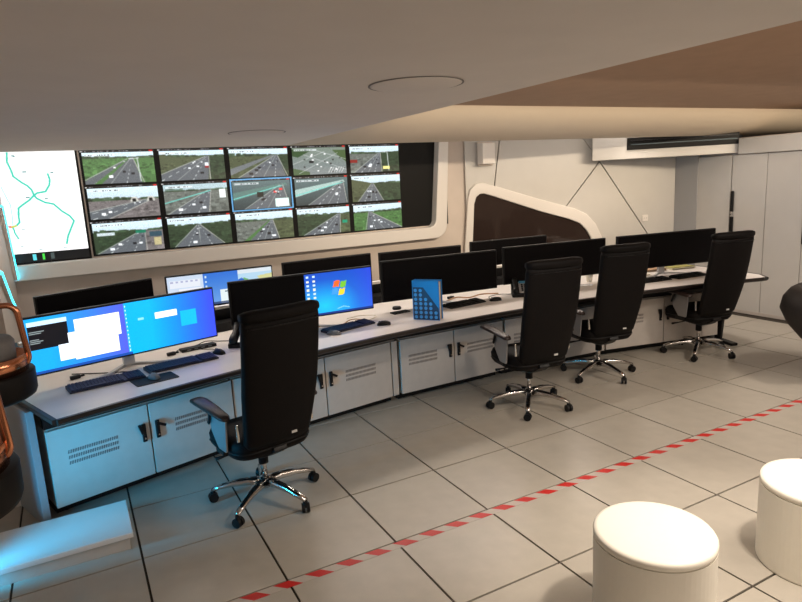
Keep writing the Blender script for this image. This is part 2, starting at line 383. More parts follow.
# vanishing x, horizon y, road left, road right (at the bottom), land left, land right, extras
FEEDS = [[(.68, .17, -.1, .80, GR, GR, 'mp'), (.74, .19, -.25, .72, OL, DK, 'hv'), (.80, .22, .15, .95, OL, DK, 'o'), (.5, .1, 0, 1, DK, DK, 'c'), (.60, .25, .08, .62, GY, DK, 'pr')],
         [(.95, .38, -.6, .25, UR, UR, 'bn'), (.72, .20, .05, .66, GY, GY, 'lwn'), (.85, .15, .2, .95, DK, DK, 'td'), (.90, .15, .25, .95, GY, GY, 't'), (.42, .30, .12, .62, OL, DK, 'h')],
         [(.72, .30, .05, .72, DK, UR, 'un'), (.48, .26, .10, .85, DK, DK, 'w'), (.62, .28, .22, .72, GY, OL, 'm'), (.80, .25, .12, .78, DK, OL, 's'), (.32, .28, .25, .98, GR, GR, 'w')]]
def road(spec, seed):
    vx, hz, l, r_, cl, cr_, ex = spec; R = np.random.RandomState(seed); W_, H_ = 120, 60; a = canvas(W_, H_, (.80, .88, .93), (.62, .68, .70))
    rect(a, 0, hz, vx, 1, cl); rect(a, vx, hz, 1, 1, cr_)
    if 'c' not in ex:
        for k in range(260):
            x, y = R.rand(), hz + R.rand() ** 1.5 * (1 - hz); s = .008 + .05 * (y - hz); c_ = np.array(cl if x < vx else cr_) * R.uniform(.55, 1.35)
            rect(a, max(0, x - s), max(0, y - s * 1.2), min(1, x + s), min(1, y + s), c_, .55)
        for k in range(50):
            x = R.rand(); t = abs(x - vx); rect(a, max(0, x - .03), max(0, hz - (.02 + .10 * t) * R.uniform(.3, 1)), min(1, x + .03), hz + .03, np.array(DK) * R.uniform(.7, 1.5), .85)
    if 'h' in ex: poly(a, [(0, .12), (.25, .22), (.42, .3), (0, .45)], OL)
    if 't' in ex:
        a = canvas(W_, H_, (.34, .42, .43), (.20, .24, .25)); poly(a, [(0, .40), (.92, .10), (.95, .18), (0, .68)], (.62, .72, .70) if 'd' not in ex else (.34, .46, .44))
    poly(a, [(l, 1), (vx - .02, hz), (vx + .02, hz), (r_, 1)], (.36, .38, .40))
    def ray_(f_, c_, wd, t0=0, t1=.97): x0 = l + (r_ - l) * f_; vv = vx + (f_ - .5) * .03; line(a, [(x0 + (vv - x0) * t0, 1 + (hz - 1) * t0), (x0 + (vv - x0) * t1, 1 + (hz - 1) * t1)], c_, wd, 2)
    if 'c' in ex:
        a = canvas(W_, H_, (.45, .50, .46), (.46, .49, .50)); poly(a, [(0, .05), (.35, .1), (.1, .35), (0, .3)], (.2, .3, .18)); poly(a, [(.75, .1), (1, .1), (1, .55), (.85, .3)], (.28, .36, .22)); poly(a, [(0, .75), (.3, .9), (.3, 1), (0, 1)], (.24, .34, .22))
        for p_, q_ in (((0, .6), (.6, .15)), ((.1, .95), (.85, .2)), ((.2, .25), (1, .85)), ((.45, .12), (1, .45))): line(a, [p_, q_], (.68, .70, .70), .012, 2)
        for k in range(18): x, y = R.uniform(.15, .95), R.uniform(.12, .9); rect(a, x, y, x + .035, y + .045, R.choice([.9, .95, .2]) * np.ones(3))
        for k in range(6): x = .65 + .05 * k; line(a, [(x, .95), (x + .06, .75)], (.85, .85, .85), .012, 2)
        rect(a, .3, .48, .38, .56, (.1, .1, .12))
    else:
        ray_(-.03, (.60, .62, .60), .016); ray_(1.03, (.62, .62, .60), .018)
        if 'n' not in ex: ray_(.5, (.66, .68, .66), .008)
        for f_ in (.25, .75):
            for t in np.linspace(0, .8, 6): ray_(f_, (.78, .80, .80), .014 * (1.1 - t), t, t + .06)
        if 'm' in ex: poly(a, [(.12, 1), (.22, 1), (vx - .01, hz), (vx - .03, hz)], GR)
        if 'v' in ex: rect(a, .68, .42, .74, .56, (.9, .92, .95)); rect(a, .68, .54, .74, .60, (.55, .1, .12))
        if 'o' in ex: poly(a, [(-.1, .75), (.72, .22), (.76, .24), (-.1, 1.0)], (.42, .44, .45))
        if 'l' in ex or 't' in ex: line(a, [(0, .62), (vx, hz + .05)], (.42, .76, .72), .022, 2)
        if 'l' in ex and 't' not in ex: rect(a, 0, 0, 1, hz, (.55, .64, .64), .5)
        if 'w' in ex and 'n' in ex: rect(a, .87, .22, .97, .52, (.96, 1, .99))
        if 'd' in ex:
            rect(a, .72, .66, .96, .96, (.86, 1, .95)); rect(a, .70, .38, .75, .45, (.95, .2, .2)); rect(a, .80, .30, .86, .37, (.95, .2, .2)); rect(a, .41, .40, .52, .58, (.05, .08, .08))
        if 'b' in ex:
            for x in (.60, .84): line(a, [(x, .46), (x + .02, .36), (x + .07, .36), (x + .09, .46)], (.75, .75, .72), .04, 2); rect(a, x + .02, .38, x + .07, .48, (.06, .06, .07))
        if 'p' in ex: line(a, [(.76, .2), (.78, .95)], (.75, .78, .78), .020, 2); line(a, [(.64, .22), (.78, .2)], (.75, .78, .78), .018, 2)
        if 'r' in ex: rect(a, .0, .5, .14, .62, (.50, .14, .12)); rect(a, .66, .78, .8, .9, (.92, .88, .55))
        if 'u' in ex: rect(a, .80, .38, .98, .55, (.2, .3, .35)); rect(a, .86, .58, .97, .85, (.70, .66, .50)); rect(a, .6, .3, .75, .4, (.1, .45, .35)); rect(a, .05, .32, .3, .42, (.75, .8, .82))
        if 's' in ex: rect(a, .85, .52, .95, .64, (.10, .55, .42))
        for k in range(6):
            t = R.uniform(.15, .85); x0 = l + (r_ - l) * R.choice([.14, .38, .62, .86]); s = .035 * (1.1 - t); x, y = x0 + (vx - x0) * t, 1 + (hz - 1) * t
            if 0 < x < 1: rect(a, max(0, x - s), y - s * 1.3, min(1, x + s), y + s * 1.2, [(.95, .96, .97), (.9, .92, .94), (.12, .12, .14)][R.randint(3)])
    a = grain(blur(a), .16, 1); a = np.clip(a * 1.12 - .03, 0, 1)
    rect(a, .03, .05, .45, .11, (.92, .95, .96), .7)
    for _ in range(14): x = R.uniform(.04, .42); rect(a, x, .06, x + .012, .10, (.25, .3, .35))
    return a
PW, PH = .70, .34; X0 = -.53
for r_ in range(3):
    for c in range(5):
        a = road(FEEDS[r_][c], 10 * r_ + c + 3); cx = X0 + PW * (c + .5); z0 = 2.345 - PH * (r_ + 1)
        s_ = picture('video_panel', a, PW - .055, PH - .042, 1.15, vw, (cx, 2.904, z0 + .012))
        s_['label'] = 'road camera picture in row %s from top and column %s' % (['one', 'two', 'three'][r_], ['one', 'two', 'three', 'four', 'five'][c])
        if c == 2 and r_ == 1:
            obj('blue_outline', ring_prism([(cx - .345, z0 - .005), (cx + .345, z0 - .005), (cx + .345, z0 + .34), (cx - .345, z0 + .34)], [(cx - .33, z0 + .008), (cx + .33, z0 + .008), (cx + .33, z0 + .325), (cx - .33, z0 + .325)], 2.901, 2.903), mat('outline_blue', (.10, .32, .62), .5, emit=.8), vw)
        h_ = canvas(80, 4, (.03, .03, .04)); 
        for _ in range(26): x = rng.rand() * .8; rect(h_, x, .25, x + .015, .75, (.6, .6, .62), .7)
        rect(h_, .92, .2, .98, .9, (.85, .12, .1)); rect(h_, .0, .2, .03, .8, (.8, .8, .8))
        picture('caption_strip', h_, PW - .03, .020, 1.0, vw, (cx, 2.9035, z0 + PH - .028))
mp = thing('map_screen', 'bright white map screen with green route lines left of the camera pictures', 'screen', (0, 0, 0))
obj('screen_case', Box((-1.07, 2.912, 1.84), (1.06, .016, 1.12)), mBackdrop, mp)
a = canvas(150, 150, (1, 1, 1)); asp = .9; gc = (.22, .74, .64); W0 = 1.0; mx0 = -1.56
def MP(x, z): return ((x - mx0) / 1.0, (2.37 - z) / 1.0)
def px2(px, py):  # spot on the map from where it is seen on the wall
    return px, py
rt1 = [(-1.11, 2.33), (-1.12, 2.25), (-1.1, 2.18), (-1.09, 2.12), (-1.03, 2.06), (-0.99, 2.03), (-0.96, 1.99), (-0.95, 1.94), (-0.99, 1.9), (-1.05, 1.86), (-1.09, 1.83), (-1.1, 1.75), (-1.1, 1.70), (-1.13, 1.67), (-1.16, 1.66)]
rt2 = [(-0.95, 1.94), (-0.92, 1.96), (-0.85, 1.97), (-0.81, 2.03), (-0.8, 2.08), (-0.81, 2.13)]
rt3 = [(-0.95, 1.94), (-0.93, 1.91), (-0.87, 1.87), (-0.8, 1.85), (-0.74, 1.78), (-0.68, 1.73), (-0.65, 1.68), (-0.68, 1.62), (-0.72, 1.54), (-0.74, 1.47)]
for rr_ in (rt1, rt2, rt3): line(a, [MP(*p) for p in rr_], gc, .011, 1)
line(a, [MP(*p) for p in [(-1.2, 2.03), (-1.15, 1.86), (-1.15, 1.77), (-1.16, 1.66)]], (.55, .88, .82), .005, 1)
line(a, [MP(*p) for p in [(-1.16, 1.66), (-1.15, 1.6), (-1.13, 1.55)]], gc, .009, 1)
line(a, [MP(*p) for p in [(-1.21, 1.67), (-1.17, 1.66)]], (.8, .12, .1), .010, 1); line(a, [MP(*p) for p in [(-1.17, 1.66), (-1.13, 1.67)]], (.8, .75, .2), .008, 1)
for (x, z) in [(-1.08, 2.31), (-1.07, 2.30), (-1.01, 2.16), (-1.02, 1.93), (-.87, 1.91), (-.79, 2.15), (-1.13, 1.48), (-.98, 1.44), (-.77, 1.44), (-1.09, 1.64)]: u, v = MP(x, z); rect(a, u, v, u + .03, v + .012, (.45, .6, .6))
picture('map_picture', a[:, :], 1.0, 1.0, 1.35, mp, (-1.06, 2.9035, 1.37)).location.x = mx0 + .5
tb = canvas(100, 6, (.03, .05, .07))
for x, c_ in ((.52, (.4, .9, .95)), (.60, (.3, .9, .3)), (.67, (.3, .35, .35))): rect(tb, x, .2, x + .025, .8, c_)
picture('task_bar', tb, 1.0, .085, 1.0, mp, (mx0 + .5, 2.9028, 1.322))

# ------------------------------------------------------------------ left wall lights
wc = struct(obj('wall_column_left', prism([(-1.62, 2.92), (-1.215, 2.92), (-1.215, 1.40), (-1.62, 1.40)], 0, 2.5, axis='Z'), mWall))
def led(name, lab, pts, wd=.02):
    t_ = thing(name, lab, 'light')
    obj('light_strip', tube(pts, wd / 2, 8), mLed, t_, smooth=True)
    obj('mount_channel', tube([Vector(p) + Vector((-.012, 0, 0)) for p in pts], wd * .75, 8), mFrame, t_)
led('led_strip', 'upper slanting cyan light line at the left edge of the map', [(-1.19, 2.45, 1.86), (-1.19, 2.62, 1.55), (-1.19, 2.79, 1.19)], .036)
led('led_strip', 'lower slanting cyan light line just behind the upper copper lamp', [(-1.195, 1.50, 1.38), (-1.195, 1.9, 1.13), (-1.195, 2.35, .92)], .034)
led('led_strip', 'upright cyan light bar on the floor left of the desk end panel', [(-1.215, .48, .0), (-1.215, .48, .68)], .04)

# ------------------------------------------------------------------ worktop
TH0, TH1 = -.336, .301
def arc(r, a0, a1, n=40): return [P(r, a0 + (a1 - a0) * i / n)[:2] for i in range(n + 1)]
wt = thing('worktop', 'long curved white desk worktop with dark edge running under all the monitors', 'desk', P(10.5, 0, 0)[:3])
wt.location = (0, 0, 0)
front = arc(10.02, TH0, TH1); back = arc(11.15, TH1 - .004, TH0)
cr = [P(10.03, TH1 + .006)[:2], P(10.2, TH1 + .012)[:2], P(10.5, TH1 + .008)[:2]]
obj('surface', prism(front + cr + back, .715, .745, axis='Z'), mTop, wt)
bm = bmesh.new()
for path in ([P(11.15, TH0)[:2], P(10.02, TH0)[:2]], front, [P(10.02, TH1)[:2]] + cr + [P(11.15, TH1 - .004)[:2]]):
    sec = []
    for i, p in enumerate(path):
        p = Vector(p); a_ = Vector(path[max(0, i - 1)]); b_ = Vector(path[min(len(path) - 1, i + 1)]); t_ = (b_ - a_).normalized(); n_ = Vector((t_.y, -t_.x))
        sec.append([(p + n_ * d).to_3d() + Vector((0, 0, z)) for d, z in ((-.004, .7465), (.018, .7465), (.022, .740), (.022, .722), (.004, .708), (-.03, .708), (-.03, .712), (-.004, .7145))])
    loft(sec, bm)
obj('edge_band', bm, mEdge, wt)
obj('underframe', prism(arc(10.12, TH0 + .01, TH1 - .02) + arc(11.1, TH1 - .02, TH0 + .01), .672, .713, axis='Z'), mBlack, wt)
# left end panel: flares out radially
ep = [P(10.40, TH0 - .004)[:2], P(11.15, TH0 - .004)[:2], P(11.15, TH0 + .000)[:2], P(10.40, TH0 + .000)[:2]]
obj('end_panel', prism(ep, 0, .712, axis='Z'), mat('end_panel_grey', (.34, .36, .38), .45), wt, bevel=.003)
# right end leg, black sloping foot
q = P(10.45, TH1 - .012)
obj('leg', loft([[(q[0] + dx, q[1] + dy, z) for dx, dy in ((-.02, -w_), (.02, -w_), (.02, w_), (-.02, w_))] for z, w_ in ((0.03, .035), (.69, .09))]), mBlack, wt, bevel=.004)
obj('foot', Box((q[0], q[1], .015), (.08, .50, .03), rz=-TH1), mBlack, wt, bevel=.006)
# ------------------------------------------------------------------ cabinets under the worktop
RC = 10.40
def vent_rows(parent, x0, x1, zc):
    for k in range(3):
        bm = bmesh.new(); n = 22; z = zc + .035 - .035 * k
        for i in range(n): box(bm, (x0 + (x1 - x0) * i / (n - 1), -.0105, z), ((x1 - x0) / n * .6, .003, .021), ry=.25)
        obj('vent_row', bm, mSlot, parent)['kind'] = 'stuff'
def cabinet(a0, a1, label, doors, filler=0, filler_left=0):
    am = (a0 + a1) / 2; p0 = P(RC, am); L = 2 * RC * math.sin((a1 - a0) / 2)
    t_ = thing('desk_cabinet', label, 'cabinet', (p0[0], p0[1], 0), -am, 'cabinets under the long desk')
    obj('body', Box((0, .30, .325), (L - .012, .55, .49)), mCab, t_)
    obj('plinth', Box((0, .33, .04), (L - .04, .46, .075)), mBlack, t_)
    obj('top_rail', Box((0, .03, .62), (L - .012, .04, .10)), mBlack, t_)
    n = len(doors); Ld = L - filler - filler_left; wd = Ld / n
    if filler: obj('filler_panel', Box((L / 2 - filler / 2, -.002, .32), (filler - .012, .02, .48)), mCab, t_, bevel=.002)
    if filler_left: obj('filler_panel', Box((-L / 2 + filler_left / 2, -.002, .32), (filler_left - .012, .02, .48)), mCab, t_, bevel=.002)
    for i, hs in enumerate(doors):
        xc = -L / 2 + filler_left + wd * (i + .5)
        d = obj('door', Box((0, 0, 0), (wd - .010, .02, .48)), mCab, t_, bevel=.002, loc=(xc, -.002, .32))
        hx = (wd / 2 - .045) * hs
        h_ = obj('handle', Box((hx, -.018, .06), (.026, .016, .12)), mBlack, d, bevel=.003)
        h2 = obj('handle', Box((hx + .02 * hs * (-1 if hs > 0 else -1), -.028, .09), (.07, .012, .018), ry=.5 if hs < 0 else 1.3), mBlack, d, bevel=.002)
        obj('lock', Cyl((hx, -.028, .025), .006, .008, axis='Y', n=12), mChrome, d)
        vent_rows(d, -.16 - .03 * hs, .12 - .03 * hs, .05)
    for sx_ in (-1, 1):
        for sy_ in (.12, .5): obj('foot', Cyl((sx_ * (L / 2 - .08), sy_, .02), .02, .04, n=12), mBlack, t_)
    return t_
cabinet(-.3324, -.2165, 'leftmost white two door cabinet lit cyan, at the left end of the desk', [1, -1])
cabinet(-.2165, -.0747, 'white two door cabinet right of the nearest chair, filler panel beside its door', [1, -1], filler=.07, filler_left=.12)
cabinet(-.0735, .034, 'white two door cabinet directly below the blue folder', [1, -1])
cabinet(.0355, .150, 'white two door cabinet mostly hidden behind the second and third chairs', [1, -1])
cabinet(.1515, .285, 'rightmost white two door cabinet, beside the black desk leg', [1, -1])
# rear equipment shelf behind the worktop
sh = thing('rear_equipment_shelf', 'low black equipment shelf with pale rail behind the front monitors', 'shelf')
obj('front_panel', prism(arc(11.16, TH0 + .01, TH1 - .03, 24) + arc(11.19, TH1 - .03, TH0 + .01, 24), .70, .80, axis='Z'), mBlack, sh)
obj('shelf_top', prism(arc(11.16, TH0 + .01, TH1 - .03, 24) + arc(11.95, TH1 - .03, TH0 + .01, 24), .80, .815, axis='Z'), mBlack, sh)
obj('lower_body', prism(arc(11.22, TH0 + .01, TH1 - .03, 24) + arc(11.90, TH1 - .03, TH0 + .01, 24), 0, .80, axis='Z'), mBlack, sh)
obj('rail', prism(arc(11.30, TH0 + .02, TH1 - .05, 24) + arc(11.36, TH1 - .05, TH0 + .02, 24), .905, .93, axis='Z'), mFrame, sh, bevel=.003)
obj('rail_support', prism(arc(11.31, TH0 + .03, TH1 - .06, 24) + arc(11.35, TH1 - .06, TH0 + .03, 24), .815, .905, axis='Z'), mBlack, sh)
# ------------------------------------------------------------------ monitors
def win_logo(a, cx, cy, s, asp):
    cols = [(.95, .40, .15), (.45, .75, .2), (.25, .6, .95), (.98, .82, .2)]
    for k, (ox, oy) in enumerate(((-1, -1), (1, -1), (-1, 1), (1, 1))):
        pts = []
        for u, v in ((-1, -1), (0, -1), (1, -1), (1, 0), (1, 1), (0, 1), (-1, 1), (-1, 0)):
            x = ox * .55 + u * .46; y = oy * .55 + v * .46
            pts.append((cx + (x - .28 * y) * s * .95 / asp, cy + (y - .10 * x + .20 * math.sin(x * 2.6)) * s * .95))
        poly(a, pts, cols[k])
def pic_main():
    a = canvas(220, 64, (.15, .62, .92), (.05, .66, .90)); x = np.linspace(0, 1, 220)[None, :, None]
    L_ = np.clip((x - .1) / .38, 0, 1); a[:, :106] = (np.array((.08, .60, .88)) * (1 - L_) + np.array((.30, .34, .80)) * L_).repeat(64, 0)[:, :106]
    R_ = np.clip((x - .62) / .36, 0, 1); a[:, 106:] = (np.array((.0, .64, .90)) * (1 - R_) + np.array((.20, .28, .84)) * R_).repeat(64, 0)[:, 106:]
    rect(a, .012, .07, .195, .14, (.75, .88, .98)); rect(a, .012, .14, .195, .56, (.03, .04, .08))
    for i in range(9): rect(a, .02, .20 + i * .035, .02 + .03 + .05 * rng.rand(), .21 + i * .035, (.6, .65, .65), .8)
    rect(a, .143, .54, .30, .84, (.90, .95, 1)); rect(a, .227, .14, .456, .56, (.98, .99, 1)); rect(a, .215, .54, .437, .88, (.97, .98, 1)); rect(a, .19, .36, .23, .54, (.93, .96, 1))
    for i in range(7): rect(a, .24, .2 + i * .045, .24 + .12 * rng.rand(), .212 + i * .045, (.82, .85, .9))
    for i in range(12): rect(a, .486, .04 + i * .078, .493, .08 + i * .078, (.75, .92, .98))
    rect(a, .645, .28, .775, .40, (.93, .96, .95)); rect(a, .655, .33, .765, .35, (.7, .75, .8)); rect(a, .79, .34, .885, .66, (.02, .66, .86)); rect(a, .55, .33, .58, .38, (.5, .8, .92))
    rect(a, .0, .96, .5, 1, (.10, .28, .6)); return grain(a, .03)
def pic_win7():
    a = canvas(110, 64, (.05, .30, .75), (.10, .50, .85)); yy, xx = np.mgrid[0:64, 0:110]
    d = np.hypot((xx - 30) / 60, (yy - 50) / 40); g_ = np.clip(1 - d, 0, 1)[..., None]; a = a * (1 - g_) + np.array((.1, .75, .95)) * g_
    e = np.clip((xx - 70) / 40, 0, 1)[..., None] * .6; a = a * (1 - e) + np.array((.22, .25, .85)) * e
    win_logo(a, .50, .40, .17, 110 / 64)
    for c_ in range(2):
        for i in range(9 - 3 * c_): rect(a, .03 + c_ * .09, .05 + i * .1, .065 + c_ * .09, .10 + i * .1, [(.8, .9, .95), (.9, .9, .8)][i % 2])
    line(a, [(.46, .9), (.55, .86), (.64, .9)], (.5, .8, .95), .015, 1.7); rect(a, 0, .96, 1, 1, (.06, .2, .5)); return a
def pic_back():
    a = canvas(180, 56, (.20, .45, .85), (.45, .65, .92)); rect(a, 0, 0, .33, 1, (.82, .88, .96)); rect(a, .02, .12, .3, .35, (.92, .94, .98)); rect(a, .1, .4, .31, .7, (.95, .96, 1)); 
    for i in range(6): rect(a, .03 + .045 * i, .14, .055 + .045 * i, .2, (.7, .72, .85))
    for i in range(5): rect(a, .345, .08 + i * .15, .36, .14 + i * .15, (.8, .9, .95))
    rect(a, .48, .55, .66, 1, (.92, .97, .98)); rect(a, .52, .6, .58, .65, (.3, .4, .5)); rect(a, .66, 0, 1, .12, (.88, .92, .95)); rect(a, .66, .12, 1, 1, (.72, .86, .95))
    poly(a, [(.66, .4), (.72, .25), (.8, .4), (.9, .3), (1, .5), (1, 1), (.66, 1)], (.45, .72, .45)); poly(a, [(.85, .25), (1, .2), (1, .5), (.92, .6)], (.85, .85, .6)); poly(a, [(.66, .3), (.7, .25), (.74, .4), (.66, .5)], (.15, .4, .8))
    rect(a, 0, .93, 1, 1, (.15, .2, .35), .7); return a
def monitor(loc, rotz, label, group, W=1.2, H=.37, zb=.84, pic=None, strength=1.5, base=.745, foot=True, halves=None):
    """screen plane at local y=0, facing -y; base height at origin"""
    t_ = thing('wide_monitor', label, 'monitor', (loc[0], loc[1], base), rotz, group); z = zb - base
    obj('case', Box((0, .022, z + H / 2), (W, .036, H)), mBlack, t_, bevel=.006)
    obj('rear_hump', Box((0, .055, z + H / 2), (W * .42, .04, H * .6)), mBlack, t_, bevel=.012)
    bz = .012
    if pic is None: obj('display', Box((0, .001, z + H / 2), (W - 2 * bz, .006, H - 2 * bz)), mOff, t_)
    elif halves:
        obj('display', Box((-W / 4 + bz / 2, .001, z + H / 2), (W / 2 - bz, .006, H - 2 * bz)), mOff, t_)['label'] = 'dark left half of display'
        picture('display', pic, W / 2 - bz, H - 2 * bz, strength, t_, (W / 4 - bz / 2, .0015, z + bz))['label'] = 'lit right half with desktop picture'
    else: picture('display', pic, W - 2 * bz, H - 2 * bz, strength, t_, (0, .0015, z + bz))
    if foot:
        obj('stand_neck', Box((0, .11, z * .5 + .09), (.075, .035, z + .16), rx=-.05), mSilver, t_, bevel=.004)
        path = [(-.38, -.07, .012), (-.2, -.03, .013), (-.07, .08, .016), (0, .12, .02), (.07, .08, .016), (.2, -.03, .013), (.38, -.07, .012)]
        sec = []
        sp_ = smooth_path(path, 4)
        for i, p in enumerate(sp_):
            a_ = sp_[max(0, i - 1)]; b_ = sp_[min(len(sp_) - 1, i + 1)]; d = (b_ - a_).normalized(); n_ = Vector((-d.y, d.x, 0)) * .02
            sec.append([p + n_ + Vector((0, 0, -p.z)), p - n_ + Vector((0, 0, -p.z)), p - n_ * .7, p + n_ * .7])
        obj('stand_foot', loft(sec), mSilver, t_, bevel=.002)
    else:
        obj('stand_neck', Box((0, .10, (z + .15) / 2), (.07, .03, z + .15)), mBlack, t_, bevel=.004)
        obj('stand_foot', Box((0, .10, .008), (.30, .20, .016)), mBlack, t_, bevel=.006)
    return t_
for (x, y), rz, lab, pic, hv, W in [((-.44, .51), 15.4, 'leftmost front monitor, lit blue with white windows and a black text window', pic_main(), None, 1.24),
        ((.895, .80), -1, 'front monitor behind the nearest chair, left half dark and right half blue desktop', pic_win7(), True, 1.2),
        ((2.25, .90), -5.9, 'dark front monitor standing behind the blue folder', None, None, 1.18), ((3.57, .83), -8.4, 'dark front monitor behind the second chair', None, None, 1.2),
        ((4.93, .60), -11.5, 'rightmost dark front monitor behind the far chair', None, None, 1.26)]:
    monitor((x, y), math.radians(rz), lab, 'front row wide monitors', W=W, zb=.835, H=.37, pic=pic, halves=hv, strength=1.3 if hv else 1.6)
for (x, y), rz, lab, pic, W in [((-.565, 1.625), 23, 'unlit back row monitor at far left above the blue lit front monitor', None, .95), ((.45, 1.78), 0, 'back row monitor lit with white and blue panels, behind the nearest chair', pic_back(), .96),
        ((1.525, 1.855), .6, 'dark back row monitor above the blue desktop screen', None, .95), ((2.53, 1.74), -6, 'dark back row monitor above the blue folder', None, .95), ((3.735, 1.79), -8, 'dark back row monitor in front of the slanted window', None, 1.0)]:
    monitor((x, y), math.radians(rz), lab, 'back row wide monitors', W=W, H=.31, zb=.87, pic=pic, base=.815, foot=False, strength=1.0)
# ------------------------------------------------------------------ desk items
def keyboard(loc, rotz, label, L=.44, mk=mNavyKey, mb=mKeyBase):
    t_ = thing('keyboard', label, 'keyboard', (loc[0], loc[1], .745), rotz, 'keyboards on the long desk')
    obj('case', loft([[(x, y, z) for x, y in ((-L / 2, -.07), (L / 2, -.07), (L / 2, .07), (-L / 2, .07))] for z in (0,)] + [[(-L / 2, -.07, .012), (L / 2, -.07, .012), (L / 2, .07, .022), (-L / 2, .07, .022)]]), mb, t_, bevel=.003)
    bm = bmesh.new(); n = 21
    for r_ in range(6):
        y = -.055 + r_ * .0215; z = .017 + (y + .07) / .14 * .010
        i = 0
        while i < n:
            wk = 6 if (r_ == 0 and i == 4) else 1
            if i not in (15, 16.5): box(bm, (-L / 2 + .02 + (i + wk / 2 - .5) * (L - .04) / (n - 1), y, z), ((L - .04) / (n - 1) * wk - .004, .017, .007))
            i += wk
    k = obj('keys', bm, mk, t_); k['kind'] = 'stuff'; return t_
def mouse(loc, rotz, label, m=None):
    t_ = thing('mouse', label, 'mouse', (loc[0], loc[1], loc[2] if len(loc) > 2 else .745), rotz, 'computer mice on the long desk'); sec = []
    for k in range(9):
        u = k / 8; wd = .031 * math.sin(PI * (.12 + .80 * u)) ** .5; h = .036 * math.sin(PI * (.10 + .72 * u)) ** .8
        sec.append([(wd * math.cos(PI * j / 8), .055 - .11 * u, h * math.sin(PI * j / 8)) for j in range(9)])
    obj('shell', loft(sec), m or mBlack, t_, smooth=True)
    obj('scroll_wheel', Cyl((0, .034, .027), .009, .006, axis='X', n=14), mGrey, t_, smooth=True)
    obj('button_gap', Box((0, .028, .0285), (.0015, .04, .006), rx=-.35), mGrey, t_); return t_
def cable(pts, label, r=.0035, m=None):
    p = [(x, y, z) for x, y, z in pts]
    return tag(obj('cable', tube(smooth_path(p), r, 6), m or mBlack, smooth=True), label, 'cable', 'cables on the long desk')
keyboard((-.63, .265), .17, 'navy keyboard at the far left of the desk under the brightest screen')
keyboard((-.155, .40), .20, 'navy keyboard just left of the nearest chair, behind the mouse mat', L=.47)
keyboard((1.18, .63), .27, 'navy keyboard below the blue desktop screen', L=.46)
keyboard((2.40, .77), .12, 'black keyboard to the right of the blue folder', L=.42, mk=mBlack, mb=mBlackS)
keyboard((4.49, .45), -.12, 'black keyboard left of the far chair', L=.44, mk=mBlack, mb=mBlackS)
keyboard((4.97, .37), -.1, 'black keyboard partly behind the far chair', L=.40, mk=mBlack, mb=mBlackS)
mpd = tag(obj('mouse_mat', prism(round_poly([(-.13, -.085), (.13, -.085), (.13, .085), (-.13, .085)], .012), 0, .004, axis='Z'), mLeather, loc=(-.36, .155, .745), rotz=.2), 'black mouse mat near the desk front edge between the keyboards', 'mouse mat')
mouse((-.36, .17, .749), .25, 'grey mouse lying on the black mouse mat', mGrey)
mouse((.12, .52), .4, 'dark mouse beside the desk phone left of the nearest chair')
mouse((1.00, .50), .7, 'grey mouse at the front of the keyboard below the blue desktop screen', mGrey)
mouse((1.45, .53), 1.2, 'black mouse left of the blue folder')
mouse((2.72, .72), 1.3, 'black mouse right of the black keyboard')
def hub(loc, rz, s, label):
    t_ = thing('signal_splitter', label, 'device', (*loc, .745), rz)
    obj('case', Box((0, 0, s[2] / 2), s), mBlack, t_, bevel=.004)
    for i in range(4): obj('socket', Box((-s[0] * .3 + i * s[0] * .2, -s[1] / 2, s[2] * .55), (s[0] * .1, .003, s[2] * .4)), mGrey, t_)
hub((.02, .77), .17, (.26, .07, .022), 'flat black cable box behind the second keyboard from the left')
hub((1.78, .86), .1, (.17, .08, .012), 'flat black tray on the desk left of the blue folder')
pk = thing('desk_puck', 'small black round cable puck behind the flat tray left of the folder', 'device', (1.83, 1.02, .745))
obj('puck_body', lathe([(0, 0), (.038, 0), (.042, .01), (.036, .024), (0, .026)]), mBlack, pk, smooth=True); obj('puck_cap', Cyl((0, 0, .027), .015, .004, n=20), mGrey, pk)
def phone(loc, rz, label, accent):
    t_ = thing('desk_phone', label, 'phone', (*loc, .745), rz)
    obj('phone_base', prism([(-.10, 0), (.10, 0), (.10, .115), (-.10, .03)], -.10, .10, axis='X'), mBlack, t_, bevel=.005)
    obj('keypad_panel', Box((.03, -.002, .080), (.12, .19, .006), rx=.402), accent, t_, bevel=.002)
    h_ = obj('handset', loft([[(-.065 + dx * w_, y, zc + dz * h) for dx, dz in sup(1, 1, 3, 12)] for y, zc, w_, h in ((-.10, .05, .02, .012), (-.095, .055, .027, .022), (-.055, .075, .026, .018), (0, .10, .018, .012), (.055, .122, .026, .018), (.09, .14, .027, .022), (.098, .142, .02, .012))]), mBlack, t_, smooth=True)
    cord = [(-.09 + .0, -.10 - .02 * math.sin(k * .5), .02 + .02 * math.sin(k * 1.3) ** 2) for k in range(12)]
    bm = bmesh.new()
    for r_ in range(4):
        for c_ in range(3): box(bm, (.0 + c_ * .028, -.06 + r_ * .03, .064 + r_ * .0127), (.018, .018, .006), rx=.402)
    obj('keypad', bm, mBlackS, t_)['kind'] = 'stuff'
    obj('display', Box((.03, .075, .118), (.11, .035, .006), rx=.402), mCyanPl, t_)
phone((.34, .65), -.5, 'black desk phone with grey keypad panel left of the nearest chair', mSilver)
phone((3.06, .75), -.6, 'black desk phone with pale panel behind the second chair', mSilver)
cable([(-.82, .62, .75), (-.70, .55, .75), (-.62, .50, .75), (-.50, .44, .75), (-.42, .36, .75)], 'thin cable from the leftmost monitor foot to the keyboard')
cable([(-.16, .72, .75), (-.10, .82, .75), (.02, .86, .75), (.10, .90, .76), (.2, .88, .75), (.26, .84, .75)], 'thin black cable arching behind the flat black cable box')
